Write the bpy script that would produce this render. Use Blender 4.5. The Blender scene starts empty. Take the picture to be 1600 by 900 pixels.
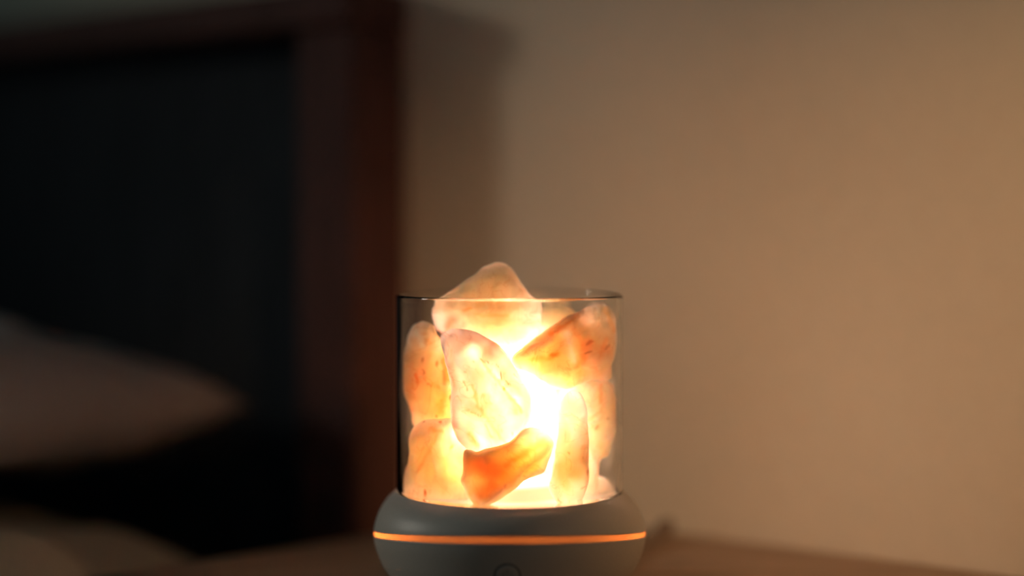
import bpy, bmesh, math, random
from mathutils import Vector, noise, Matrix
PI = math.pi
S = bpy.context.scene
C = S.collection

# ------------------------------------------------------------------ camera
F = 2600.0            # focal length in pixels of the 1600 px wide frame
ZC = 0.161            # camera height over the bedside table top
PITCH = math.atan(95 / F)
cd = bpy.data.cameras.new('camera')
cd.sensor_width = 36.0
cd.lens = F / 1600 * 36.0
cd.clip_start = 0.02
cd.clip_end = 30
cam = bpy.data.objects.new('camera', cd)
cam.location = (0, 0, ZC)
cam.rotation_euler = (PI / 2 - PITCH, 0, 0)
C.objects.link(cam)
S.camera = cam
cd.dof.use_dof = True
cd.dof.focus_distance = 0.702
cd.dof.aperture_fstop = 1.35

# ------------------------------------------------------------------ world, lights, exposure
S.view_settings.view_transform = 'Standard'
S.view_settings.look = 'None'
S.view_settings.exposure = 0.0
S.view_settings.gamma = 1.0
S.view_settings.use_curve_mapping = False
w = bpy.data.worlds.new('room_ambient')
S.world = w
w.use_nodes = True
w.node_tree.nodes['Background'].inputs[0].default_value = (0.30, 0.60, 0.72, 1)
w.node_tree.nodes['Background'].inputs[1].default_value = 0.058
S.cycles.max_bounces = 16
S.cycles.transmission_bounces = 12
S.cycles.transparent_max_bounces = 12
S.cycles.caustics_refractive = True
S.cycles.caustics_reflective = True
S.cycles.blur_glossy = 0.6


def aim(o, target):
    d = Vector(target) - o.location
    o.rotation_euler = d.to_track_quat('-Z', 'Y').to_euler()


# dim daylight from a window beyond the bed, on the left
ld = bpy.data.lights.new('window_daylight', 'SPOT')
ld.energy = 47.0
ld.color = (1.0, 0.93, 0.80)
ld.spot_size = math.radians(21)
ld.spot_blend = 1.0
ld.shadow_soft_size = 0.20
lo = bpy.data.objects.new('window_daylight', ld)
lo.location = (-2.43, 1.03, 0.92)
C.objects.link(lo)
aim(lo, (0.10, 0.745, 0.11))
# unseen warm spot added for the wall's glow, to the right behind the camera
ld = bpy.data.lights.new('added_warm_spot', 'SPOT')
ld.energy = 27.0
ld.color = (1.0, 0.52, 0.22)
ld.spot_size = math.radians(26)
ld.spot_blend = 1.0
ld.shadow_soft_size = 0.06
lo = bpy.data.objects.new('added_warm_spot', ld)
lo.location = (0.60, -0.10, 0.45)
C.objects.link(lo)
aim(lo, (0.195, 0.79, 0.105))


# ------------------------------------------------------------------ helpers
def px(x, y, Y):
    """point on the vertical plane at depth Y seen at picture point (x, y)"""
    u = (x - 800) / F
    v = -(y - 450) / F
    c, s = math.cos(PITCH), math.sin(PITCH)
    d = Vector((u, c + v * s, -s + v * c))
    return Vector((0, 0, ZC)) + d * (Y / d.y)


def new_mesh_obj(name, bm, mat, parent=None, smooth=True):
    me = bpy.data.meshes.new(name)
    bmesh.ops.recalc_face_normals(bm, faces=bm.faces)
    bm.to_mesh(me)
    bm.free()
    if smooth:
        for p in me.polygons:
            p.use_smooth = True
    o = bpy.data.objects.new(name, me)
    if mat:
        me.materials.append(mat)
    C.objects.link(o)
    if parent:
        o.parent = parent
        o.matrix_parent_inverse = parent.matrix_world.inverted() if parent.parent is None else Matrix.Identity(4)
    return o


def empty(name, loc, label, cat, group=None):
    o = bpy.data.objects.new(name, None)
    o.empty_display_size = 0.02
    o.location = loc
    C.objects.link(o)
    bpy.context.view_layer.update()
    tag(o, label, cat, group)
    return o


def tag(o, label, cat, group=None):
    o['label'] = label
    o['category'] = cat
    if group:
        o['group'] = group
    return o


def nodes(name):
    m = bpy.data.materials.new(name)
    m.use_nodes = True
    nt = m.node_tree
    b = nt.nodes['Principled BSDF']
    return m, nt, b


def N(nt, typ, **kw):
    n = nt.nodes.new(typ)
    for k, v in kw.items():
        if k in n.inputs:
            n.inputs[k].default_value = v
        else:
            setattr(n, k, v)
    return n


def noise_tex(nt, scale, detail=4, rough=0.55, dist=0.0, stretch=None):
    tc = N(nt, 'ShaderNodeTexCoord')
    n = N(nt, 'ShaderNodeTexNoise')
    n.inputs['Scale'].default_value = scale
    n.inputs['Detail'].default_value = detail
    n.inputs['Roughness'].default_value = rough
    n.inputs['Distortion'].default_value = dist
    if stretch:
        mp = N(nt, 'ShaderNodeMapping')
        mp.inputs['Scale'].default_value = stretch
        nt.links.new(tc.outputs['Object'], mp.inputs[0])
        nt.links.new(mp.outputs[0], n.inputs['Vector'])
    else:
        nt.links.new(tc.outputs['Object'], n.inputs['Vector'])
    return n


def ramp(nt, src, stops):
    r = N(nt, 'ShaderNodeValToRGB')
    e = r.color_ramp.elements
    while len(e) < len(stops):
        e.new(0.5)
    for i, (p, c) in enumerate(stops):
        e[i].position = p
        e[i].color = (*c, 1) if len(c) == 3 else c
    nt.links.new(src, r.inputs[0])
    return r


def bump(nt, b, src, strength, dist):
    bp = N(nt, 'ShaderNodeBump')
    bp.inputs['Strength'].default_value = strength
    bp.inputs['Distance'].default_value = dist
    nt.links.new(src, bp.inputs['Height'])
    nt.links.new(bp.outputs[0], b.inputs['Normal'])


def simple(name, col, rough=0.6, scale=60, var=0.06, bmp=0.1, stretch=None, spec=0.5):
    m, nt, b = nodes(name)
    n = noise_tex(nt, scale, stretch=stretch)
    lo_ = tuple(max(0, c * (1 - var)) for c in col)
    hi_ = tuple(min(1, c * (1 + var)) for c in col)
    r = ramp(nt, n.outputs['Fac'], [(0.3, lo_), (0.7, hi_)])
    nt.links.new(r.outputs[0], b.inputs['Base Color'])
    b.inputs['Roughness'].default_value = rough
    b.inputs['Specular IOR Level'].default_value = spec
    if bmp:
        bump(nt, b, n.outputs['Fac'], bmp, 0.001)
    return m


# ------------------------------------------------------------------ materials
M_wall = simple('painted_plaster', (0.65, 0.575, 0.44), 0.9, 90, 0.02, 0.15)
M_floor = simple('floor_boards', (0.16, 0.09, 0.05), 0.5, 14, 0.3, 0.1, (1, 12, 1))
M_table = simple('walnut_top', (0.31, 0.20, 0.125), 0.55, 16, 0.22, 0.08, (1.2, 14, 3))
M_head = simple('dark_stained_wood', (0.032, 0.036, 0.042), 0.85, 12, 0.3, 0.05, (12, 12, 1), spec=0.06)
M_post = simple('red_brown_wood', (0.088, 0.043, 0.038), 0.8, 12, 0.25, 0.05, (12, 12, 1), spec=0.1)
M_linen = simple('off_white_linen', (0.36, 0.31, 0.29), 0.95, 300, 0.05, 0.3)
M_sheet = simple('cream_linen', (0.42, 0.35, 0.25), 0.95, 300, 0.05, 0.3)
M_matt = simple('mattress_cloth', (0.35, 0.32, 0.30), 0.95, 200, 0.05, 0.2)
M_base = simple('matt_grey_plastic', (0.49, 0.455, 0.40), 0.42, 1500, 0.05, 0.12, spec=0.45)
M_dark = simple('dark_seam', (0.035, 0.03, 0.028), 0.6, 300, 0.1, 0)
M_cord = simple('black_rubber', (0.16, 0.11, 0.08), 0.6, 300, 0.1, 0.05)

# clear glass
M_glass, nt, b = nodes('clear_glass')
nt.nodes.remove(b)
g = N(nt, 'ShaderNodeBsdfGlass', Roughness=0.0, IOR=1.46)
n = noise_tex(nt, 22, 2)
r = ramp(nt, n.outputs['Fac'], [(0.3, (0.985, 0.985, 0.975)), (0.7, (1, 1, 0.995))])
nt.links.new(r.outputs[0], g.inputs['Color'])
nt.links.new(g.outputs[0], nt.nodes['Material Output'].inputs['Surface'])

# opal diffuser of the lamp (gives off light)
def opal(name, col, strength, scale=140):
    m, nt, b = nodes(name)
    n = noise_tex(nt, scale, 3)
    r = ramp(nt, n.outputs['Fac'], [(0.3, tuple(c * 0.97 for c in col)), (0.7, col)])
    b.inputs['Base Color'].default_value = (0.85, 0.70, 0.55, 1)
    b.inputs['Roughness'].default_value = 0.4
    nt.links.new(r.outputs[0], b.inputs['Emission Color'])
    b.inputs['Emission Strength'].default_value = strength
    return m


M_bulb = opal('glowing_opal_bulb', (1.0, 0.72, 0.57), 25.5)
M_plate = opal('glowing_opal_plate', (1.0, 0.62, 0.40), 0.5)

# amber ring: translucent strip lit from inside the base
M_ring, nt, b = nodes('amber_translucent_strip')
nt.nodes.remove(b)
tr = N(nt, 'ShaderNodeBsdfTranslucent')
df = N(nt, 'ShaderNodeBsdfDiffuse')
mx = N(nt, 'ShaderNodeMixShader', Fac=0.35)
n = noise_tex(nt, 80, 2)
r = ramp(nt, n.outputs['Fac'], [(0.3, (0.9, 0.60, 0.38)), (0.7, (0.96, 0.66, 0.42))])
nt.links.new(r.outputs[0], tr.inputs['Color'])
nt.links.new(r.outputs[0], df.inputs['Color'])
nt.links.new(tr.outputs[0], mx.inputs[1])
nt.links.new(df.outputs[0], mx.inputs[2])
nt.links.new(mx.outputs[0], nt.nodes['Material Output'].inputs['Surface'])


def stone_mat(name, pale, stain, amount, radius=0.016, seed=0.0, freckle=True, rad=(1.0, 0.70, 0.54)):
    """rough translucent crystal: milky body with orange stains, veins and brown specks"""
    m, nt, b = nodes(name)
    tc = N(nt, 'ShaderNodeTexCoord')
    mp = N(nt, 'ShaderNodeMapping')
    mp.inputs['Location'].default_value = (seed, seed * 0.7, -seed)
    nt.links.new(tc.outputs['Object'], mp.inputs[0])
    n1 = N(nt, 'ShaderNodeTexNoise')
    n1.inputs['Scale'].default_value = 48
    n1.inputs['Detail'].default_value = 5
    n1.inputs['Roughness'].default_value = 0.6
    n1.inputs['Distortion'].default_value = 0.9
    nt.links.new(mp.outputs[0], n1.inputs['Vector'])
    a = 0.66 - 0.36 * amount
    r1 = ramp(nt, n1.outputs['Fac'], [(a, pale), (min(1, a + 0.16), tuple((p + s) / 2 for p, s in zip(pale, stain))), (min(1, a + 0.30), stain)])
    # fine veins
    n2 = N(nt, 'ShaderNodeTexNoise')
    n2.inputs['Scale'].default_value = 60
    n2.inputs['Detail'].default_value = 3
    n2.inputs['Distortion'].default_value = 1.5
    nt.links.new(mp.outputs[0], n2.inputs['Vector'])
    ab = N(nt, 'ShaderNodeMath', operation='SUBTRACT')
    ab.inputs[1].default_value = 0.5
    nt.links.new(n2.outputs['Fac'], ab.inputs[0])
    ab2 = N(nt, 'ShaderNodeMath', operation='ABSOLUTE')
    nt.links.new(ab.outputs[0], ab2.inputs[0])
    rv = ramp(nt, ab2.outputs[0], [(0.0, (1, 1, 1)), (0.016, (0, 0, 0))])
    mxv = N(nt, 'ShaderNodeMix', data_type='RGBA')
    sc = N(nt, 'ShaderNodeMath', operation='MULTIPLY')
    sc.inputs[1].default_value = 0.65
    nt.links.new(rv.outputs[0], sc.inputs[0])
    nt.links.new(sc.outputs[0], mxv.inputs[0])
    nt.links.new(r1.outputs[0], mxv.inputs[6])
    mxv.inputs[7].default_value = (*[c * 0.93 for c in stain], 1)
    last = mxv.outputs[2]
    # long diagonal streaks of stain
    mq = N(nt, 'ShaderNodeMapping')
    mq.inputs['Rotation'].default_value = (0.0, math.radians(-32 + 40 * math.sin(seed * 5)), 0.0)
    mq.inputs['Scale'].default_value = (1.0, 1.0, 0.22)
    nt.links.new(mp.outputs[0], mq.inputs[0])
    n5 = N(nt, 'ShaderNodeTexNoise')
    n5.inputs['Scale'].default_value = 150
    n5.inputs['Detail'].default_value = 3
    n5.inputs['Distortion'].default_value = 0.6
    nt.links.new(mq.outputs[0], n5.inputs['Vector'])
    r5 = ramp(nt, n5.outputs['Fac'], [(0.50, (0, 0, 0)), (0.68, (0.4, 0.4, 0.4))])
    mx5 = N(nt, 'ShaderNodeMix', data_type='RGBA')
    nt.links.new(r5.outputs[0], mx5.inputs[0])
    nt.links.new(last, mx5.inputs[6])
    mx5.inputs[7].default_value = (*stain, 1)
    last = mx5.outputs[2]
    if freckle:
        vo = N(nt, 'ShaderNodeTexVoronoi')
        vo.inputs['Scale'].default_value = 190
        mps = N(nt, 'ShaderNodeMapping')
        mps.inputs['Scale'].default_value = (1.0, 1.0, 0.36)
        mps.inputs['Rotation'].default_value = (0.3, 0.6, 0.2)
        nt.links.new(mp.outputs[0], mps.inputs[0])
        nt.links.new(mps.outputs[0], vo.inputs['Vector'])
        rf = ramp(nt, vo.outputs['Distance'], [(0.08, (1, 1, 1)), (0.19, (0, 0, 0))])
        n3 = N(nt, 'ShaderNodeTexNoise')
        n3.inputs['Scale'].default_value = 70
        nt.links.new(mp.outputs[0], n3.inputs['Vector'])
        rg = ramp(nt, n3.outputs['Fac'], [(0.53, (0, 0, 0)), (0.60, (1, 1, 1))])
        mu = N(nt, 'ShaderNodeMath', operation='MULTIPLY')
        nt.links.new(rf.outputs[0], mu.inputs[0])
        nt.links.new(rg.outputs[0], mu.inputs[1])
        mxf = N(nt, 'ShaderNodeMix', data_type='RGBA')
        nt.links.new(mu.outputs[0], mxf.inputs[0])
        nt.links.new(last, mxf.inputs[6])
        mxf.inputs[7].default_value = (0.42, 0.15, 0.04, 1)
        last = mxf.outputs[2]
    at = N(nt, 'ShaderNodeAttribute')
    at.attribute_name = 'mineral'
    sp = N(nt, 'ShaderNodeSeparateColor')
    nt.links.new(at.outputs['Color'], sp.inputs[0])
    for ch, colr in ((0, (0.93, 0.33, 0.10, 1)), (1, (0.40, 0.14, 0.04, 1)), (2, (1.0, 0.93, 0.84, 1))):
        mm = N(nt, 'ShaderNodeMix', data_type='RGBA')
        nt.links.new(sp.outputs[ch], mm.inputs[0])
        nt.links.new(last, mm.inputs[6])
        mm.inputs[7].default_value = colr
        last = mm.outputs[2]
    nt.links.new(last, b.inputs['Base Color'])
    b.inputs['Roughness'].default_value = 0.38
    b.inputs['Specular IOR Level'].default_value = 0.3
    b.inputs['Subsurface Weight'].default_value = 1.0
    b.inputs['Subsurface Radius'].default_value = rad
    b.inputs['Subsurface Scale'].default_value = radius * 3.0
    nb = N(nt, 'ShaderNodeTexNoise')
    nb.inputs['Scale'].default_value = 260
    nb.inputs['Detail'].default_value = 3
    nt.links.new(mp.outputs[0], nb.inputs['Vector'])
    bump(nt, b, nb.outputs['Fac'], 0.35, 0.0006)
    return m


# ------------------------------------------------------------------ room
W0 = Vector((0.084, 0.877, 0))       # a point of the wall at the table top
WD = Vector((-0.8, 0.6, 0))          # along the wall, leftwards and away
WN = Vector((-0.6, -0.8, 0))         # wall normal, into the room
FLOOR = -0.60


def slab(name, pts, thick_vec, mat, kind='structure', parent=None, bev=0.0, seg=3):
    bm = bmesh.new()
    a = [bm.verts.new(p) for p in pts]
    c = [bm.verts.new(Vector(p) + Vector(thick_vec)) for p in pts]
    n_ = len(pts)
    bm.faces.new(a)
    bm.faces.new(c[::-1])
    for i in range(n_):
        j = (i + 1) % n_
        bm.faces.new((a[i], c[i], c[j], a[j]))
    if bev:
        bmesh.ops.bevel(bm, geom=bm.edges[:], offset=bev, segments=seg, profile=0.6, affect='EDGES')
    o = new_mesh_obj(name, bm, mat, parent, smooth=False)
    if bev:
        for p in o.data.polygons:
            p.use_smooth = True
        md = o.modifiers.new('wn', 'WEIGHTED_NORMAL')
        md.keep_sharp = False
    if kind:
        o['kind'] = kind
    return o


L, Rr = W0 + WD * 2.6, W0 - WD * 1.1
slab('wall_back', [(L.x, L.y, FLOOR), (Rr.x, Rr.y, FLOOR), (Rr.x, Rr.y, 1.9), (L.x, L.y, 1.9)], -WN * 0.08, M_wall)
slab('floor', [L + WN * 2.2 + Vector((0, 0, FLOOR)), L + Vector((0, 0, FLOOR)), Rr + Vector((0, 0, FLOOR)), Rr + WN * 2.2 + Vector((0, 0, FLOOR))], (0, 0, -0.05), M_floor)


def wp(u, v, z):
    """point u along the wall to the left, v out from the wall, height z"""
    p = W0 + WD * u + WN * v
    return Vector((p.x, p.y, z))


def oriented_box(name, u0, u1, v0, v1, z0, z1, mat, parent, bev=0.003):
    return slab(name, [wp(u0, v0, z0), wp(u1, v0, z0), wp(u1, v1, z0), wp(u0, v1, z0)], (0, 0, z1 - z0), mat, None, parent, bev)


# ------------------------------------------------------------------ bed with its headboard
HU = (Vector((-0.0666, 0.990, 0)) - W0).dot(WD) - 0.0075     # right end of the headboard
bed = empty('bed', wp(HU + 0.8, 0.02, FLOOR), 'dark wooden bed frame whose tall headboard stands against the wall, its end lit reddish', 'bed')
HT = 0.300
TH = 0.048
hp = oriented_box('headboard', HU + 0.048, HU + 1.55, 0.010, 0.026, FLOOR + 0.25, HT - 0.020, M_head, bed, 0.002)
tp = oriented_box('top_rail', HU - 0.002, HU + 1.602, 0.001, TH + 0.006, HT - 0.024, HT, M_post, bed, 0.004)
oriented_box('post', HU, HU + 0.046, 0.001, TH, FLOOR, HT - 0.0245, M_post, bed, 0.004)
oriented_box('post', HU + 1.554, HU + 1.60, 0.001, TH, FLOOR, HT - 0.0245, M_post, bed, 0.004)
oriented_box('side_rail', HU + 0.015, HU + 0.045, TH + 0.001, 1.9, FLOOR + 0.22, FLOOR + 0.36, M_head, bed, 0.003)
mat_o = oriented_box('mattress', HU + 0.05, HU + 1.55, TH + 0.008, 1.85, FLOOR + 0.24, -0.135, M_matt, None, 0.03)
tag(mat_o, 'pale grey mattress under the two stacked pillows, against the dark headboard', 'mattress')


def pillow(name, u0, u1, v0, v1, zm, half, mat, seed, label, sharp=2.6, group=None, cornerlift=0.0, low=None):
    bm = bmesh.new()
    n_ = 44
    grids = []
    for side in (1, -1):
        gr = []
        for i in range(n_ + 1):
            row = []
            for j in range(n_ + 1):
                a, b_ = i / n_ * 2 - 1, j / n_ * 2 - 1
                # sides pull in between the corners
                pull = 0.085
                aa = a * (1 - pull * (1 - b_ * b_) * abs(a) ** 3)
                bb = b_ * (1 - pull * (1 - a * a) * abs(b_) ** 3)
                h = (max(0, 1 - abs(a) ** sharp) * max(0, 1 - abs(b_) ** sharp)) ** 0.46
                p = wp(u0 + (aa + 1) / 2 * (u1 - u0), v0 + (bb + 1) / 2 * (v1 - v0), 0)
                edge = max(abs(a), abs(b_))
                wr = noise.noise(Vector((a * 3 + seed, b_ * 3, seed))) * 0.010 + noise.noise(Vector((a * 9 + seed, b_ * 7, seed))) * 0.004
                z = zm + side * (half if side > 0 or low is None else low) * h + wr * min(1, h * 1.2) + cornerlift * (abs(a * b_)) ** 4
                if edge > 0.999:
                    z = zm + wr * 0.3 + cornerlift * (abs(a * b_)) ** 4
                p.z = z
                row.append(bm.verts.new(p))
            gr.append(row)
        grids.append(gr)
    for gr, fl in ((grids[0], False), (grids[1], True)):
        for i in range(n_):
            for j in range(n_):
                f = [gr[i][j], gr[i + 1][j], gr[i + 1][j + 1], gr[i][j + 1]]
                bm.faces.new(f[::-1] if fl else f)
    bmesh.ops.remove_doubles(bm, verts=bm.verts, dist=0.0002)
    o = new_mesh_obj(name, bm, mat)
    # piped seam round the pillow
    tag(o, label, 'pillow', group)
    return o


pc = (px(395, 655, 0.965) - W0)
PU = pc.dot(WD)
PV = max(0.05, pc.dot(WN))
pillow('pillow', PU, PU + 0.66, PV, PV + 0.44, 0.056, 0.053, M_linen, 3.0, 'upper plump pillow with a pointed corner, resting on the lower pillow before the dark headboard', 4.5, low=0.043)
LPU, LPV = 0.186, 0.105
pillow('pillow', LPU, LPU + 0.70, LPV, LPV + 0.44, -0.056, 0.061, M_sheet, 11.0, 'lower flatter pillow, under the upper one and close to the table edge', 6.0, low=0.064)

# rumpled duvet edge bunched along the side of the pillows
def duvet():
    bm = bmesh.new()
    nu, nv = 36, 120
    lowz = []
    rows = []
    for i in range(nu + 1):
        row = []
        for j in range(nv + 1):
            a, b_ = i / nu * 2 - 1, j / nv * 2 - 1
            e = max(0.0, 1 - abs(a) ** 3.0) * max(0.0, 1 - abs(b_) ** 12)
            h = e ** 0.45
            v = 0.330 + b_ * 0.105
            u = 0.205 + a * 0.034 + 0.16 * (v - 0.24)
            p = wp(u, v, 0)
            f1 = noise.noise(Vector((u * 18, v * 13, 1.3)))
            f2 = noise.noise(Vector((u * 50 + f1 * 2, v * 30, 4.3)))
            # lies over the edge of the lower pillow
            pa = min(1.0, max(-1.0, (u - LPU) / 0.35 - 1))
            pb = (v - LPV) / 0.22 - 1
            below = -0.056 + 0.061 * ((1 - abs(pa) ** 6) * max(0, 1 - abs(pb) ** 6)) ** 0.46 + 0.006 if u > LPU else -0.125
            z = below + h * (0.022 + 0.010 * f1 + 0.005 * f2)
            lowz.append((p.x, p.y, below))
            row.append(bm.verts.new((p.x, p.y, z)))
        rows.append(row)
    for i in range(nu):
        for j in range(nv):
            bm.faces.new((rows[i][j], rows[i + 1][j], rows[i + 1][j + 1], rows[i][j + 1]))
    under = [bm.verts.new(q) for q in lowz]
    W = nv + 1
    for i in range(nu):
        for j in range(nv):
            bm.faces.new((under[i * W + j], under[i * W + j + 1], under[(i + 1) * W + j + 1], under[(i + 1) * W + j]))
    bmesh.ops.remove_doubles(bm, verts=bm.verts, dist=0.0001)
    o = new_mesh_obj('duvet', bm, M_sheet)
    tag(o, 'rumpled pale duvet bunched in the lower left corner, in front of the lower pillow', 'duvet')


duvet()

# ------------------------------------------------------------------ bedside table
Pa = Vector((0.008, 0.934, 0)) + WN * 0.002
ED = Vector((-0.77, -0.64, 0)).normalized()
tb = empty('bedside_table', (0.1, 0.7, FLOOR), 'brown wooden bedside table carrying the glowing crystal lamp, pushed against the wall', 'table')
q0, q1 = Pa.copy(), Pa - WD * 0.60
q3 = Pa + ED * 0.40
q2 = q3 - WD * 0.66
slab('tabletop', [q0, q3, q2, q1], (0, 0, -0.022), M_table, None, tb, 0.0015)
cen = (q0 + q1 + q2 + q3) / 4


def shrink(q, k=0.93):
    return cen + (q - cen) * k


cab = [shrink(q) for q in (q0, q3, q2, q1)]
slab('cabinet', [p + Vector((0, 0, -0.0222)) for p in cab], (0, 0, -0.50), M_table, None, tb, 0.002)
front_n = (cab[1] - cab[0]).normalized()
for k in range(2):
    z1 = -0.035 - k * 0.235
    A = cab[1].lerp(cab[2], 0.04)
    B = cab[1].lerp(cab[2], 0.96)
    nrm = Vector((0, 0, 1)).cross(B - A).normalized()
    if nrm.y > 0:
        nrm = -nrm
    dr = slab('drawer_front', [A + Vector((0, 0, z1)), B + Vector((0, 0, z1)), B + Vector((0, 0, z1 - 0.22)), A + Vector((0, 0, z1 - 0.22))], nrm * 0.016, M_table, None, tb, 0.002)
for q in (cab[0], cab[1], cab[2], cab[3]):
    pcn = cen + (q - cen) * 0.92
    bm = bmesh.new()
    bmesh.ops.create_cone(bm, cap_ends=True, segments=20, radius1=0.011, radius2=0.017, depth=0.0775)
    bmesh.ops.translate(bm, verts=bm.verts, vec=(pcn.x, pcn.y, FLOOR + 0.0388))
    new_mesh_obj('leg', bm, M_table, tb)

# ------------------------------------------------------------------ crystal lamp
LC = Vector((-0.0010, 0.728, 0))
K = 0.00028
lamp = empty('crystal_lamp', LC, 'round grey lamp base holding a clear glass cylinder, amber band round its middle', 'lamp')
Z_LIP = 0.0458
Z_TOP = 0.1317


def seam(phi, low):
    """height of the wavy seam round the base: upper edge (low=0) or lower edge (low=1)"""
    q = math.sqrt(math.sin(phi) ** 2 + 0.004) - 0.004
    up = ZC - (476.5 + 9.5 * q) * (0.728 - 0.0597 * q) / F
    return up - low * (8.6 + 3.2 * q) * 0.00027


def zg(phi, z0):
    return seam(phi, z0)


def lathe(profile, name, mat, parent, seg=160, zfun=None, at=LC):
    """profile: list of (r, z) or callables of phi; closed when it starts and ends on the axis or loops"""
    bm = bmesh.new()
    rings = []
    for k in range(seg):
        ph = k / seg * 2 * PI
        pr = profile(ph) if callable(profile) else profile
        rings.append([bm.verts.new((at.x + r_ * math.cos(ph), at.y + r_ * math.sin(ph), z_)) for r_, z_ in pr])
    n_ = len(rings[0])
    for k in range(seg):
        a, b_ = rings[k], rings[(k + 1) % seg]
        for i in range(n_):
            j = (i + 1) % n_
            bm.faces.new((a[i], b_[i], b_[j], a[j]))
    bmesh.ops.remove_doubles(bm, verts=bm.verts, dist=1e-6)
    return new_mesh_obj(name, bm, mat, parent)


def interp(tab, t):
    for (t0, v0), (t1, v1) in zip(tab, tab[1:]):
        if t <= t1:
            f = (t - t0) / (t1 - t0)
            return v0 + (v1 - v0) * f
    return tab[-1][1]


def smooth_tab(tab, n_):
    """Catmull-Rom through (t, v)"""
    out = []
    for s in range(len(tab) - 1):
        p0 = tab[max(0, s - 1)]
        p1, p2 = tab[s], tab[s + 1]
        p3 = tab[min(len(tab) - 1, s + 2)]
        for i in range(n_):
            u = i / n_
            out.append(tuple(0.5 * ((2 * p1[c]) + (-p0[c] + p2[c]) * u + (2 * p0[c] - 5 * p1[c] + 4 * p2[c] - p3[c]) * u * u + (-p0[c] + 3 * p1[c] - 3 * p2[c] + p3[c]) * u ** 3) for c in range(2)))
    out.append(tab[-1])
    return out


UP = smooth_tab([(0.0, 213.2), (0.20, 210.8), (0.476, 204.7), (0.714, 195.5), (0.873, 185.8), (0.965, 179.6), (1.0, 177.8)], 6)
ZS_UP, ZS_LO = 0.0, 1.0


def upper(ph):
    zb = zg(ph, ZS_UP)
    pr = [(0.0400, zb + 0.0008), (0.0575, zb + 0.0006), (212.0 * K, zb - 0.0002), (213.2 * K, zb + 0.0003)]
    for t, r_ in UP[1:]:
        pr.append((r_ * K, zb + (Z_LIP - zb) * t))
    pr += [(0.04965, Z_LIP - 0.0004), (0.0496, Z_LIP - 0.0030), (0.0400, Z_LIP - 0.0032)]
    return pr


lathe(upper, 'upper_shell', M_base, lamp)
LO = smooth_tab([(0.0, 213.2), (0.138, 211.4), (0.31, 206.4), (0.483, 199.4), (0.655, 188.6), (0.83, 171.5), (0.95, 152), (1.0, 138)], 6)


def lower(ph):
    zt = zg(ph, ZS_LO)
    pr = [(0.0, 0.0), ]
    body = [(r_ * K, zt * (1 - t)) for t, r_ in LO]
    body[0] = (213.2 * K, zt - 0.0003)
    pr = body[::-1]
    pr += [(212.2 * K, zt + 0.0002), (0.0575, zt - 0.0002), (0.0, 0.0225)]
    pr = [(0.0, 0.0)] + pr
    return pr


lathe(lower, 'lower_shell', M_base, lamp)


def ring(ph):
    zt, zb = zg(ph, ZS_UP) - 0.0002, zg(ph, ZS_LO) + 0.0001
    ro = 212.4 * K
    m_ = (zt + zb) / 2
    return [(0.0570, zb), (ro - 0.0004, zb), (ro, (zb + m_) / 2), (ro + 0.0002, m_), (ro, (zt + m_) / 2), (ro - 0.0004, zt), (0.0570, zt)]


lathe(ring, 'glowing_band', M_ring, lamp)
# small amber LEDs inside the gap behind the band
for az, en in ((180, 0.06), (0, 0.06), (200, 0.05), (340, 0.05), (90, 0.02)):
    d = bpy.data.lights.new('band_led', 'POINT')
    d.energy = en
    d.color = (1.0, 0.55, 0.25)
    d.shadow_soft_size = 0.0008
    o = bpy.data.objects.new('band_led', d)
    a = math.radians(az)
    o.location = LC + Vector((0.046 * math.cos(a), 0.046 * math.sin(a), zg(a, (ZS_UP + ZS_LO) / 2) + 0.0001))
    C.objects.link(o)

# glowing plate on which the crystals stand, with the bulb in its middle
ZF = Z_LIP - 0.0018
pl = [(0.0, ZF - 0.0012), (0.0474, ZF - 0.0012), (0.0474, ZF), (0.0250, ZF + 0.0001), (0.0240, ZF + 0.0010), (0.0236, ZF + 0.0048), (0.0226, ZF + 0.0060), (0.0205, ZF + 0.0064), (0.0, ZF + 0.0064)]
lathe(pl, 'diffuser_plate', M_plate, lamp, 128)
ZP = ZF + 0.0060
bl = [(0.0, ZP + 0.0005), (0.0090, ZP + 0.0005), (0.0094, ZP + 0.014), (0.0096, ZP + 0.030), (0.0090, ZP + 0.042), (0.0078, ZP + 0.051), (0.0056, ZP + 0.0575), (0.0030, ZP + 0.0608), (0.0, ZP + 0.0618)]
lathe(bl, 'bulb', M_bulb, lamp, 64)

# glass cylinder, open at the top, rounded rim
ro, ri = 0.04955, 0.0479
gl = [(ri, Z_LIP - 0.0028), (ro, Z_LIP - 0.0028)]
for k in range(2, 40):
    gl.append((ro, Z_LIP - 0.0028 + (Z_TOP - 0.0011 - (Z_LIP - 0.0028)) * k / 40))
for k in range(0, 13):
    a = k / 12 * PI
    gl.append(((ro + ri) / 2 + (ro - ri) / 2 * 1.08 * math.cos(a), Z_TOP - 0.0012 + 0.0012 * math.sin(a)))
for k in range(39, 1, -1):
    gl.append((ri, Z_LIP - 0.0028 + (Z_TOP - 0.0011 - (Z_LIP - 0.0028)) * k / 40))
lathe(gl, 'glass_cylinder', M_glass, lamp, 200)

# touch button low on the front of the base
bz = 0.0193


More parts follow.
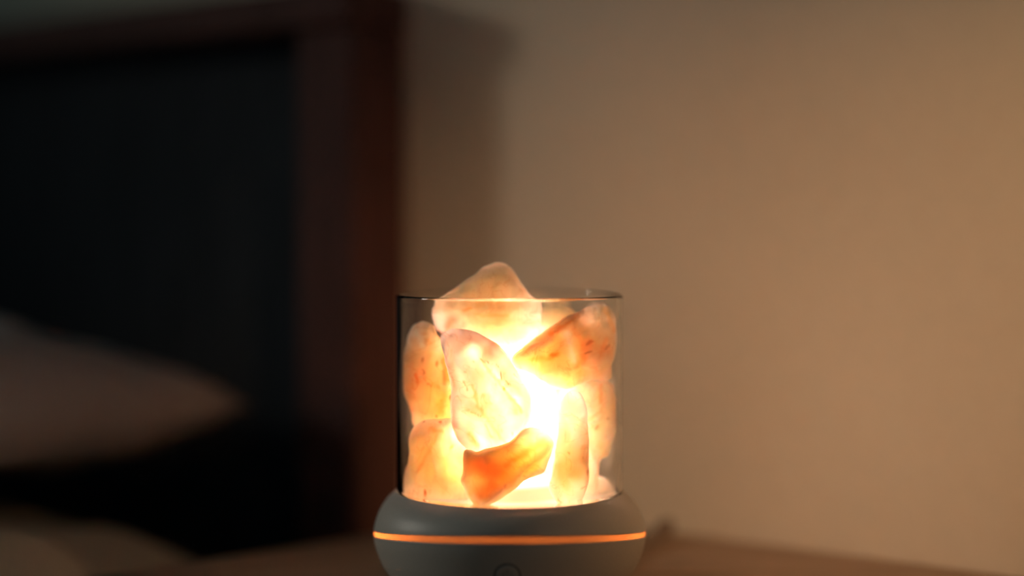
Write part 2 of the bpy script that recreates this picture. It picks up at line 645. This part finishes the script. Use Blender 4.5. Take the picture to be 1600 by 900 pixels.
def on_front(x_, z_):
    """point of the lower shell's front at sideways x_ and height z_, and its outward normal"""
    def rad(z, ph):
        zt = zg(ph, ZS_LO)
        return interp(LO, max(0, min(1, 1 - z / zt))) * K

    def pt(x, z):
        ph = -PI / 2
        for _ in range(6):
            r_ = rad(z, ph)
            ph = -math.acos(max(-1, min(1, x / r_)))
        return Vector((LC.x + r_ * math.cos(ph), LC.y + r_ * math.sin(ph), z))
    p = pt(x_, z_)
    e = 0.0008
    n_ = (pt(x_ + e, z_) - pt(x_ - e, z_)).cross(pt(x_, z_ + e) - pt(x_, z_ - e)).normalized()
    if n_.y > 0:
        n_ = -n_
    return p, n_


bx = (793 - 796.5) * 0.669 / F


def surf_patch(name, fn, nu, nv, mat, parent, off, closed_u=True, thick=0.0006):
    """thin curved shell piece lying on the base front: fn(u, v) -> (x, z, extra)"""
    bm = bmesh.new()
    top, bot = [], []
    for i in range(nu):
        rt, rb = [], []
        for j in range(nv + 1):
            x_, z_, ex = fn(i / (nu if closed_u else nu - 1), j / nv)
            p, n_ = on_front(x_, z_)
            rt.append(bm.verts.new(p + n_ * (off + ex)))
            rb.append(bm.verts.new(p - n_ * thick))
        top.append(rt)
        bot.append(rb)
    cnt = nu if closed_u else nu - 1
    for i in range(cnt):
        k = (i + 1) % nu
        for j in range(nv):
            bm.faces.new((top[i][j], top[k][j], top[k][j + 1], top[i][j + 1]))
            bm.faces.new((bot[i][j], bot[i][j + 1], bot[k][j + 1], bot[k][j]))
        for j in (0, nv):
            bm.faces.new((top[i][j], bot[i][j], bot[k][j], top[k][j]))
    if not closed_u:
        for i in (0, nu - 1):
            for j in range(nv):
                bm.faces.new((top[i][j], top[i][j + 1], bot[i][j + 1], bot[i][j]))
    bmesh.ops.remove_doubles(bm, verts=bm.verts, dist=1e-6)
    return new_mesh_obj(name, bm, mat, parent)


BR = 0.0057
surf_patch('button_seam', lambda u, v: (bx + (BR - 0.00075 + 0.00055 * v) * math.cos(u * 2 * PI), bz + (BR - 0.00075 + 0.00055 * v) * math.sin(u * 2 * PI), 0), 72, 2, M_dark, lamp, 0.00004)
btn = surf_patch('power_button', lambda u, v: (bx + (0.0003 + (BR - 0.0012) * v) * math.cos(u * 2 * PI), bz + (0.0003 + (BR - 0.0012) * v) * math.sin(u * 2 * PI), 0.00028 * min(1, (1 - v) * 9) ** 0.5), 72, 10, M_base, lamp, 0.0001)
sym = surf_patch('power_symbol', lambda u, v: (bx + (0.0018 + 0.00022 * v) * math.sin(0.7 + u * (2 * PI - 1.4)), bz + (0.0018 + 0.00022 * v) * math.cos(0.7 + u * (2 * PI - 1.4)), 0), 40, 2, M_dark, None, 0.00046, False)
sym.parent = btn
sym2 = surf_patch('power_symbol_bar', lambda u, v: (bx + (v - 0.5) * 0.00024, bz + 0.0010 + u * 0.0018, 0), 12, 2, M_dark, None, 0.00046, False)
sym2.parent = btn


# power cord from the back of the base to the wall
def tube(name, pts, rad, mat, parent=None, seg=12, sub=8):
    P = []
    for s in range(len(pts) - 1):
        p0, p1, p2, p3 = [Vector(pts[max(0, min(len(pts) - 1, s + k))]) for k in (-1, 0, 1, 2)]
        for i in range(sub):
            u = i / sub
            P.append(0.5 * ((2 * p1) + (-p0 + p2) * u + (2 * p0 - 5 * p1 + 4 * p2 - p3) * u * u + (-p0 + 3 * p1 - 3 * p2 + p3) * u ** 3))
    P.append(Vector(pts[-1]))
    bm = bmesh.new()
    rs = []
    for i, p in enumerate(P):
        t = (P[min(i + 1, len(P) - 1)] - P[max(i - 1, 0)]).normalized()
        a = t.cross(Vector((0, 0, 1)))
        if a.length < 1e-3:
            a = t.cross(Vector((1, 0, 0)))
        a.normalize()
        b_ = t.cross(a)
        rr = rad(i / (len(P) - 1)) if callable(rad) else rad
        rs.append([bm.verts.new(p + (a * math.cos(k / seg * 2 * PI) + b_ * math.sin(k / seg * 2 * PI)) * rr) for k in range(seg)])
    for i in range(len(P) - 1):
        for k in range(seg):
            j = (k + 1) % seg
            bm.faces.new((rs[i][k], rs[i][j], rs[i + 1][j], rs[i + 1][k]))
    bm.faces.new(rs[0][::-1])
    bm.faces.new(rs[-1])
    return new_mesh_obj(name, bm, mat, parent)


g0 = px(1043, 829, 0.868)
cpts = [(LC.x + 0.040, LC.y + 0.030, 0.0045), (LC.x + 0.052, LC.y + 0.055, 0.0026), (0.062, 0.815, 0.0024), (g0.x - 0.004, g0.y - 0.016, 0.0045), (g0.x, g0.y - 0.004, 0.0052)]
tube('power_cord', cpts, 0.0019, M_cord, lamp)
tube('cord_plug', [(g0.x - 0.005, g0.y - 0.012, 0.0046), (g0.x - 0.001, g0.y - 0.007, 0.0052), (g0.x + 0.002, g0.y - 0.006, 0.0048)], lambda t: 0.0028 + 0.0016 * math.sin(t * PI), M_cord, lamp)


# ------------------------------------------------------------------ crystals
def catmull_closed(pts, n_):
    out = []
    m_ = len(pts)
    for s in range(m_):
        p0, p1, p2, p3 = [Vector(pts[(s + k) % m_]) for k in (-1, 0, 1, 2)]
        for i in range(n_):
            u = i / n_
            out.append(0.5 * ((2 * p1) + (-p0 + p2) * u + (2 * p0 - 5 * p1 + 4 * p2 - p3) * u * u + (-p0 + 3 * p1 - 3 * p2 + p3) * u ** 3))
    return out


def resample(loop, n_):
    d = [0.0]
    for i in range(len(loop)):
        d.append(d[-1] + (loop[(i + 1) % len(loop)] - loop[i]).length)
    tot = d[-1]
    out = []
    k = 0
    for i in range(n_):
        t = tot * i / n_
        while d[k + 1] < t:
            k += 1
        f = (t - d[k]) / max(1e-9, d[k + 1] - d[k])
        out.append(loop[k].lerp(loop[(k + 1) % len(loop)], f))
    return out


def crystal(outline, y0, tf, tb_, mat, label, seed=1, centre=None, tilt=0.0, vtilt=0.0, ridges=(), planes=6, rough=0.0010, p_=3.2, grow=1.035, stains=(), res=(168, 26)):
    """rough stone: its silhouette polygon in picture points, y0 its depth from the lamp axis (mm),
    tf/tb_ how far it bulges to the front/back (mm); ridges: (x0,y0,x1,y1,depth,width) grooves(-)/ridges(+)"""
    rnd = random.Random(seed)
    pts = [px(x, y, LC.y + y0 / 1000) for x, y in outline]
    pts = [Vector((p.x, p.z, 0)) for p in pts]
    loop = resample(catmull_closed(pts, 10), res[0])
    if centre:
        c_ = px(centre[0], centre[1], LC.y + y0 / 1000)
        cc = Vector((c_.x, c_.z, 0))
    else:
        cc = sum(loop, Vector()) / len(loop)
    loop = [cc + (p - cc) * grow for p in loop]
    span = max((p - cc).length for p in loop)
    RG = [(px(a, b_, LC.y + y0 / 1000), px(c_, d_, LC.y + y0 / 1000), dep / 1000, wd / 1000) for a, b_, c_, d_, dep, wd in ridges]
    bm = bmesh.new()
    Mr = res[1]
    cutters = []
    for sgn in (1, -1):
        cs = []
        for k in range(planes):
            a = rnd.uniform(0, 2 * PI)
            cs.append((math.cos(a), math.sin(a), rnd.uniform(0.5, 1.3), rnd.uniform(0.62, 1.05)))
        cutters.append(cs)

    def depth(s, p, sgn):
        T = (tf if sgn > 0 else tb_) / 1000
        h = max(0.0, 1 - s ** p_) ** 0.5
        q = (p - cc) / span
        hh = h
        for (cx, cy, sl, off) in cutters[0 if sgn > 0 else 1]:
            pv = off - sl * max(-0.3, q.x * cx + q.y * cy)
            # soft minimum of dome and plane
            k_ = 0.05
            d_ = hh - pv
            if d_ > k_:
                hh = pv
            elif d_ > -k_:
                hh = hh - (d_ + k_) ** 2 / (4 * k_)
        hh = max(hh, 0.25 * h)
        y = T * hh
        if sgn > 0:
            for A, B, dep, wd in RG:
                a2, b2 = Vector((A.x, A.z, 0)), Vector((B.x, B.z, 0))
                ab = b2 - a2
                t = max(0, min(1, (p - a2).dot(ab) / ab.length_squared))
                dd = (p - (a2 + ab * t)).length
                y += dep * math.exp(-(dd / wd) ** 2) * min(1, (1 - s) * 6)
        return max(y, T * 0.13 * h)

    def place(p, s, sgn):
        y = depth(s, p, sgn)
        base = y0 / 1000 + tilt * (p.x - cc.x) + vtilt * (p.y - cc.y)
        v = Vector((p.x, LC.y + base - sgn * y, p.y))
        amp = rough * (0.35 + 0.65 * min(1, (1 - s) * 4 + 0.25))
        nv = noise.noise_vector(v * 110 + Vector((seed, 0, 0)))
        nv2 = noise.noise_vector(v * 260 + Vector((0, seed, 0)))
        v += Vector((nv.x * 0.55, nv.y, nv.z * 0.55)) * amp * 2.3 + nv2 * amp * 0.7
        return v

    edge = [bm.verts.new(place(p, 1.0, 1)) for p in loop]
    for sgn in (1, -1):
        prev = edge
        for j in range(Mr - 1, 0, -1):
            s = math.sin(j / Mr * PI / 2)
            cur = [bm.verts.new(place(cc + (p - cc) * s, s, sgn)) for p in loop]
            for i in range(len(loop)):
                k = (i + 1) % len(loop)
                bm.faces.new((prev[i], prev[k], cur[k], cur[i]))
            prev = cur
        top = bm.verts.new(place(cc, 0, sgn))
        for i in range(len(loop)):
            bm.faces.new((prev[i], prev[(i + 1) % len(loop)], top))
    # keep every point inside the glass
    for v in bm.verts:
        r_ = math.hypot(v.co.x - LC.x, v.co.y - LC.y)
        if r_ > 0.0466 and v.co.z < Z_TOP + 0.004:
            f = 0.0466 / r_
            # slide back along the view depth first
            dx = v.co.x - LC.x
            if abs(dx) < 0.0463:
                yy = math.sqrt(0.0466 ** 2 - dx * dx)
                v.co.y = LC.y + math.copysign(yy, v.co.y - LC.y)
            else:
                v.co.x = LC.x + dx * f
                v.co.y = LC.y + (v.co.y - LC.y) * f
    ST = [(Vector((px(a, b_, LC.y + y0 / 1000).x, px(a, b_, LC.y + y0 / 1000).z)), Vector((px(c_, d_, LC.y + y0 / 1000).x, px(c_, d_, LC.y + y0 / 1000).z)), w_ * 0.00027, k_, st) for a, b_, c_, d_, w_, k_, st in stains]
    o = new_mesh_obj('crystal', bm, mat)
    at = o.data.color_attributes.new('mineral', 'FLOAT_COLOR', 'POINT')
    for v in o.data.vertices:
        val = [0.0, 0.0, 0.0, 1.0]
        if ST:
            nz = noise.noise_vector(v.co * 420) * 0.0007 + noise.noise_vector(v.co * 1300) * 0.0003
            p = Vector((v.co.x + nz.x, v.co.z + nz.z))
            base = LC.y + y0 / 1000 + tilt * (v.co.x - cc.x) + vtilt * (v.co.z - cc.y)
            front = v.co.y <= base + 0.002
            for A, B, w_, k_, st in ST:
                ab = B - A
                t = max(0, min(1, (p - A).dot(ab) / max(1e-12, ab.length_squared)))
                dd = (p - (A + ab * t)).length
                if front:
                    val[k_] = max(val[k_], st * math.exp(-(dd / w_) ** 2))
        at.data[v.index].color = val
    tag(o, label, 'crystal', 'rough crystals in the glass lamp')
    return o


PALE = (1.0, 0.83, 0.64)
ORNG = (0.98, 0.52, 0.22)
mA = stone_mat('peach_crystal', (1.0, 0.58, 0.34), (0.98, 0.46, 0.24), 0.40, 0.030, 0.1)
mB = stone_mat('orange_flecked_crystal', (1.0, 0.62, 0.42), (0.97, 0.40, 0.19), 0.40, 0.015, 0.5)
mC = stone_mat('milky_crystal', (1.0, 0.81, 0.68), (0.99, 0.60, 0.41), 0.26, 0.019, 0.9)
mD = stone_mat('amber_crystal', (1.0, 0.62, 0.41), (0.97, 0.44, 0.23), 0.42, 0.015, 1.3)
mG = stone_mat('deep_orange_crystal', (1.0, 0.66, 0.40), (0.97, 0.52, 0.26), 0.30, 0.0115, 1.7, rad=(1.0, 0.72, 0.55))
mH = stone_mat('honey_crystal', (1.0, 0.71, 0.52), (0.99, 0.54, 0.32), 0.45, 0.0115, 2.3)
mW = stone_mat('white_crystal', (1.0, 0.85, 0.71), (1.0, 0.70, 0.50), 0.2, 0.012, 2.9, freckle=False)

# A: the one that stands out above the rim
crystal([(775, 413), (792, 418), (806, 434), (816, 450), (828, 463), (841, 474), (842, 498), (838, 516), (824, 540), (802, 556), (765, 560), (715, 550), (690, 525), (680, 505), (677, 488), (682, 474), (700, 459), (718, 448), (727, 440), (740, 432), (755, 421)],
        -9, 12, 8, mA, 'largest peach crystal on top of the pile, its peak standing out above the glass rim', 5, (762, 500), rough=0.0009, vtilt=0.15,
        ridges=((720, 500, 790, 490, -0.7, 4), (740, 430, 770, 470, 0.8, 4)),
        res=(260, 44), stains=((725, 484, 735, 480, 3, 0, 0.8), (745, 490, 792, 492, 3, 0, 0.45), (760, 505, 790, 500, 8, 0, 0.25), (700, 520, 706, 500, 5, 0, 0.35), (752, 525, 762, 533, 2.0, 1, 0.5), (745, 474, 770, 474, 1.6, 0, 0.5), (790, 440, 796, 437, 1.5, 0, 0.5)))
# B: left
crystal([(655, 506), (668, 507), (682, 514), (696, 526), (712, 548), (730, 590), (742, 618), (735, 640), (715, 662), (680, 668), (650, 664), (643, 645), (635, 625), (630, 600), (630, 570), (634, 540), (642, 515)],
        -6, 11, 12, mB, 'tall rounded crystal with orange freckles at the left wall of the glass', 8, (670, 585), tilt=-0.25, ridges=((690, 525, 700, 600, 0.8, 3),),
        res=(260, 44), stains=((696, 528, 700, 590, 6, 0, 0.85), (693, 560, 697, 596, 2.0, 1, 0.45), (662, 575, 664, 582, 1.6, 1, 0.7), (651, 583, 656, 596, 2.2, 0, 0.9), (672, 597, 675, 600, 1.6, 1, 0.6), (646, 530, 642, 620, 5, 0, 0.25), (700, 600, 690, 640, 5, 0, 0.4), (652, 520, 660, 540, 5, 2, 0.4)))
# C: middle, milky
crystal([(692, 530), (708, 519), (733, 518), (755, 525), (780, 544), (800, 570), (818, 598), (829, 625), (827, 652), (815, 672), (795, 690), (765, 701), (738, 704), (722, 692), (712, 668), (707, 640), (706, 600), (698, 560)],
        -25, 12, 9, mC, 'big milky white crystal with veins in the middle, tilted above the deep orange one', 12, (762, 612), rough=0.0012,
        ridges=((735, 545, 820, 640, -1.6, 2.2), (755, 540, 828, 625, 1.2, 2.5), (725, 590, 790, 690, -1.2, 2.5), (728, 560, 745, 640, 1.0, 3), (740, 650, 750, 700, -1.2, 2.0)),
        res=(260, 44), stains=((745, 552, 815, 640, 2.6, 0, 0.55), (750, 562, 762, 564, 1.5, 1, 0.7), (726, 595, 732, 606, 1.5, 1, 0.75), (727, 578, 729, 580, 1.4, 1, 0.6), (790, 594, 796, 598, 1.2, 1, 0.6), (802, 584, 808, 588, 1.2, 1, 0.6), (776, 570, 779, 572, 1.2, 1, 0.6), (740, 600, 748, 632, 2.5, 0, 0.45), (748, 632, 790, 690, 2.5, 0, 0.30), (735, 675, 745, 694, 4.5, 0, 0.55), (738, 640, 752, 648, 1.2, 0, 0.6), (758, 660, 770, 680, 1.2, 0, 0.5), (765, 600, 800, 655, 8, 2, 0.7), (748, 660, 760, 695, 7, 2, 0.7), (800, 610, 806, 640, 4, 0, 0.3), (700, 525, 712, 600, 7, 0, 0.4), (712, 532, 755, 545, 20, 0, 0.42)))
# D: upper right, orange
crystal([(801, 566), (806, 552), (820, 541), (842, 526), (866, 508), (888, 495), (903, 488), (918, 478), (934, 475), (948, 479), (957, 492), (963, 508), (961, 522), (962, 538), (958, 552), (952, 570), (952, 590), (940, 594), (922, 592), (906, 600), (885, 606), (862, 603), (840, 592), (820, 582), (806, 577)],
        -13, 13, 10, mD, 'amber orange wedge shaped crystal at the upper right, pointing to the middle', 21, (885, 550), tilt=0.17, rough=0.0011,
        ridges=((808, 558, 902, 490, 1.5, 2.0), (902, 492, 912, 590, -1.6, 3.0), (840, 560, 870, 552, -1.0, 2.5)),
        res=(260, 44), stains=((945, 482, 958, 515, 5, 0, 0.9), (860, 520, 902, 494, 4, 0, 0.75), (915, 536, 925, 532, 1.6, 1, 0.7), (913, 551, 921, 548, 1.8, 1, 0.7), (944, 543, 949, 537, 1.6, 1, 0.6), (860, 553, 868, 551, 4, 0, 0.9), (830, 558, 862, 556, 4, 0, 0.45), (898, 570, 910, 555, 5, 0, 0.5), (935, 555, 945, 530, 4, 0, 0.5), (806, 556, 812, 574, 5, 0, 0.4), (885, 520, 895, 560, 8, 2, 0.55), (835, 580, 875, 590, 5, 2, 0.2)))
# E: rounded, behind D
crystal([(834, 512), (841, 484), (853, 474), (868, 470), (886, 476), (898, 488), (912, 505), (918, 540), (900, 570), (865, 575), (842, 550)],
        17, 9, 11, mA, 'pale rounded crystal peeping up behind the amber wedge, right of the topmost one', 33, rough=0.0006)
# F1: slender, right front
crystal([(880, 622), (895, 612), (908, 620), (915, 645), (918, 680), (917, 720), (916, 752), (908, 778), (894, 791), (880, 790), (865, 778), (858, 758), (861, 728), (867, 695), (870, 665), (872, 640)],
        -29, 9, 8, stone_mat('slender_crystal', (1.0, 0.74, 0.58), (0.98, 0.52, 0.34), 0.25, 0.011, 3.4), 'slender upright crystal standing at the lower right, honey coloured at its foot', 41, (888, 715), rough=0.0007, grow=1.02,
        ridges=((885, 690, 905, 650, -0.8, 2.0),),
        res=(260, 44), stains=((876, 735, 900, 740, 15, 0, 0.40), (872, 725, 888, 770, 10, 0, 0.42), (872, 778, 877, 783, 1.5, 1, 0.7), (886, 703, 888, 704, 1.4, 1, 0.7), (906, 762, 912, 758, 1.6, 1, 0.5), (894, 669, 898, 671, 1.2, 1, 0.6), (885, 660, 905, 690, 8, 2, 0.5)))
# F2: tall, right, behind F1
crystal([(882, 606), (900, 594), (915, 592), (930, 597), (948, 595), (958, 612), (961, 634), (966, 656), (960, 675), (952, 695), (950, 710), (938, 718), (934, 735), (934, 762), (924, 776), (905, 772), (893, 740), (886, 700), (880, 660)],
        -4, 12, 12, mW, 'tall pale crystal at the right wall of the glass, under the amber wedge', 52, (920, 665), rough=0.0012, tilt=0.05,
        ridges=((890, 620, 925, 655, 1.2, 3), (938, 600, 925, 650, -1.2, 2.5)),
        res=(260, 44), stains=((937, 600, 936, 625, 3, 0, 0.45), (928, 668, 932, 663, 1.4, 1, 0.6), (947, 651, 949, 652, 1.2, 1, 0.5), (890, 620, 915, 652, 3, 0, 0.35), (917, 650, 936, 640, 2, 0, 0.3), (955, 600, 962, 660, 5, 0, 0.3)))
# G: deep orange, bottom front
crystal([(724, 706), (733, 703), (746, 705), (760, 700), (778, 697), (793, 692), (806, 682), (820, 670), (834, 668), (850, 675), (864, 690), (862, 704), (857, 720), (850, 735), (836, 744), (818, 752), (800, 766), (782, 780), (764, 787), (750, 790), (741, 787), (730, 775), (726, 762), (720, 750), (724, 735)],
        -34, 9, 10, mG, 'deep orange wedge shaped crystal lying low at the front of the glass', 63, (785, 732), rough=0.0008, tilt=0.05, grow=1.0, planes=3,
        ridges=((752, 790, 862, 695, 2.2, 1.8), (790, 770, 855, 715, -1.2, 3.0)),
        res=(260, 44), stains=((735, 720, 780, 735, 16, 0, 0.6), (745, 775, 770, 755, 13, 0, 0.62), (790, 725, 850, 688, 7, 0, 0.65), (768, 735, 792, 735, 7, 0, 0.3), (740, 772, 752, 780, 4, 2, 0.35), (800, 722, 806, 722, 3, 2, 0.2), (818, 741, 821, 741, 1.6, 1, 0.4)))
# H: bottom left
crystal([(650, 668), (664, 660), (682, 658), (706, 656), (732, 672), (745, 700), (744, 740), (735, 775), (714, 790), (690, 792), (664, 789), (642, 782), (632, 772), (633, 748), (641, 722), (642, 700), (643, 684)],
        -13, 11, 11, mH, 'broad honey coloured crystal at the lower left, under the orange freckled one', 77, (680, 732), tilt=-0.22, rough=0.0009,
        ridges=((682, 668, 652, 740, 1.2, 2.2),),
        res=(260, 44), stains=((676, 668, 692, 672, 4, 0, 0.55), (690, 668, 655, 735, 2.5, 0, 0.35), (705, 700, 708, 693, 1.5, 1, 0.7), (685, 740, 695, 775, 10, 0, 0.22), (700, 640, 706, 690, 5, 0, 0.35), (690, 690, 695, 705, 6, 2, 0.4)))
# behind: the ones seen glowing white through the gaps
crystal([(722, 590), (745, 570), (775, 575), (792, 600), (795, 650), (785, 700), (768, 735), (742, 740), (724, 710), (716, 650)],
        27, 11, 11, mW, 'white glowing crystal at the back, just left of the brightest gap', 81)
crystal([(802, 575), (825, 560), (850, 565), (868, 590), (876, 630), (877, 690), (872, 735), (845, 755), (815, 745), (803, 700), (798, 640)],
        30, 11, 10, mW, 'brightest white crystal, seen at the back through the gap in the middle', 85)
crystal([(880, 600), (905, 585), (925, 600), (930, 650), (922, 700), (905, 740), (885, 730), (878, 680)],
        28, 10, 9, mW, 'pale crystal at the back right, behind the tall pale one', 88)
crystal([(670, 600), (690, 580), (708, 590), (716, 640), (712, 700), (700, 745), (680, 740), (668, 690), (664, 640)],
        22, 10, 10, mW, 'pale crystal at the back left, behind the orange freckled one', 91)
crystal([(908, 768), (914, 754), (925, 747), (937, 745), (950, 750), (959, 760), (962, 770), (955, 780), (935, 784), (915, 780)],
        2, 8, 8, mW, 'small low white crystal lying at the right foot of the tall pale one', 95, rough=0.0005)
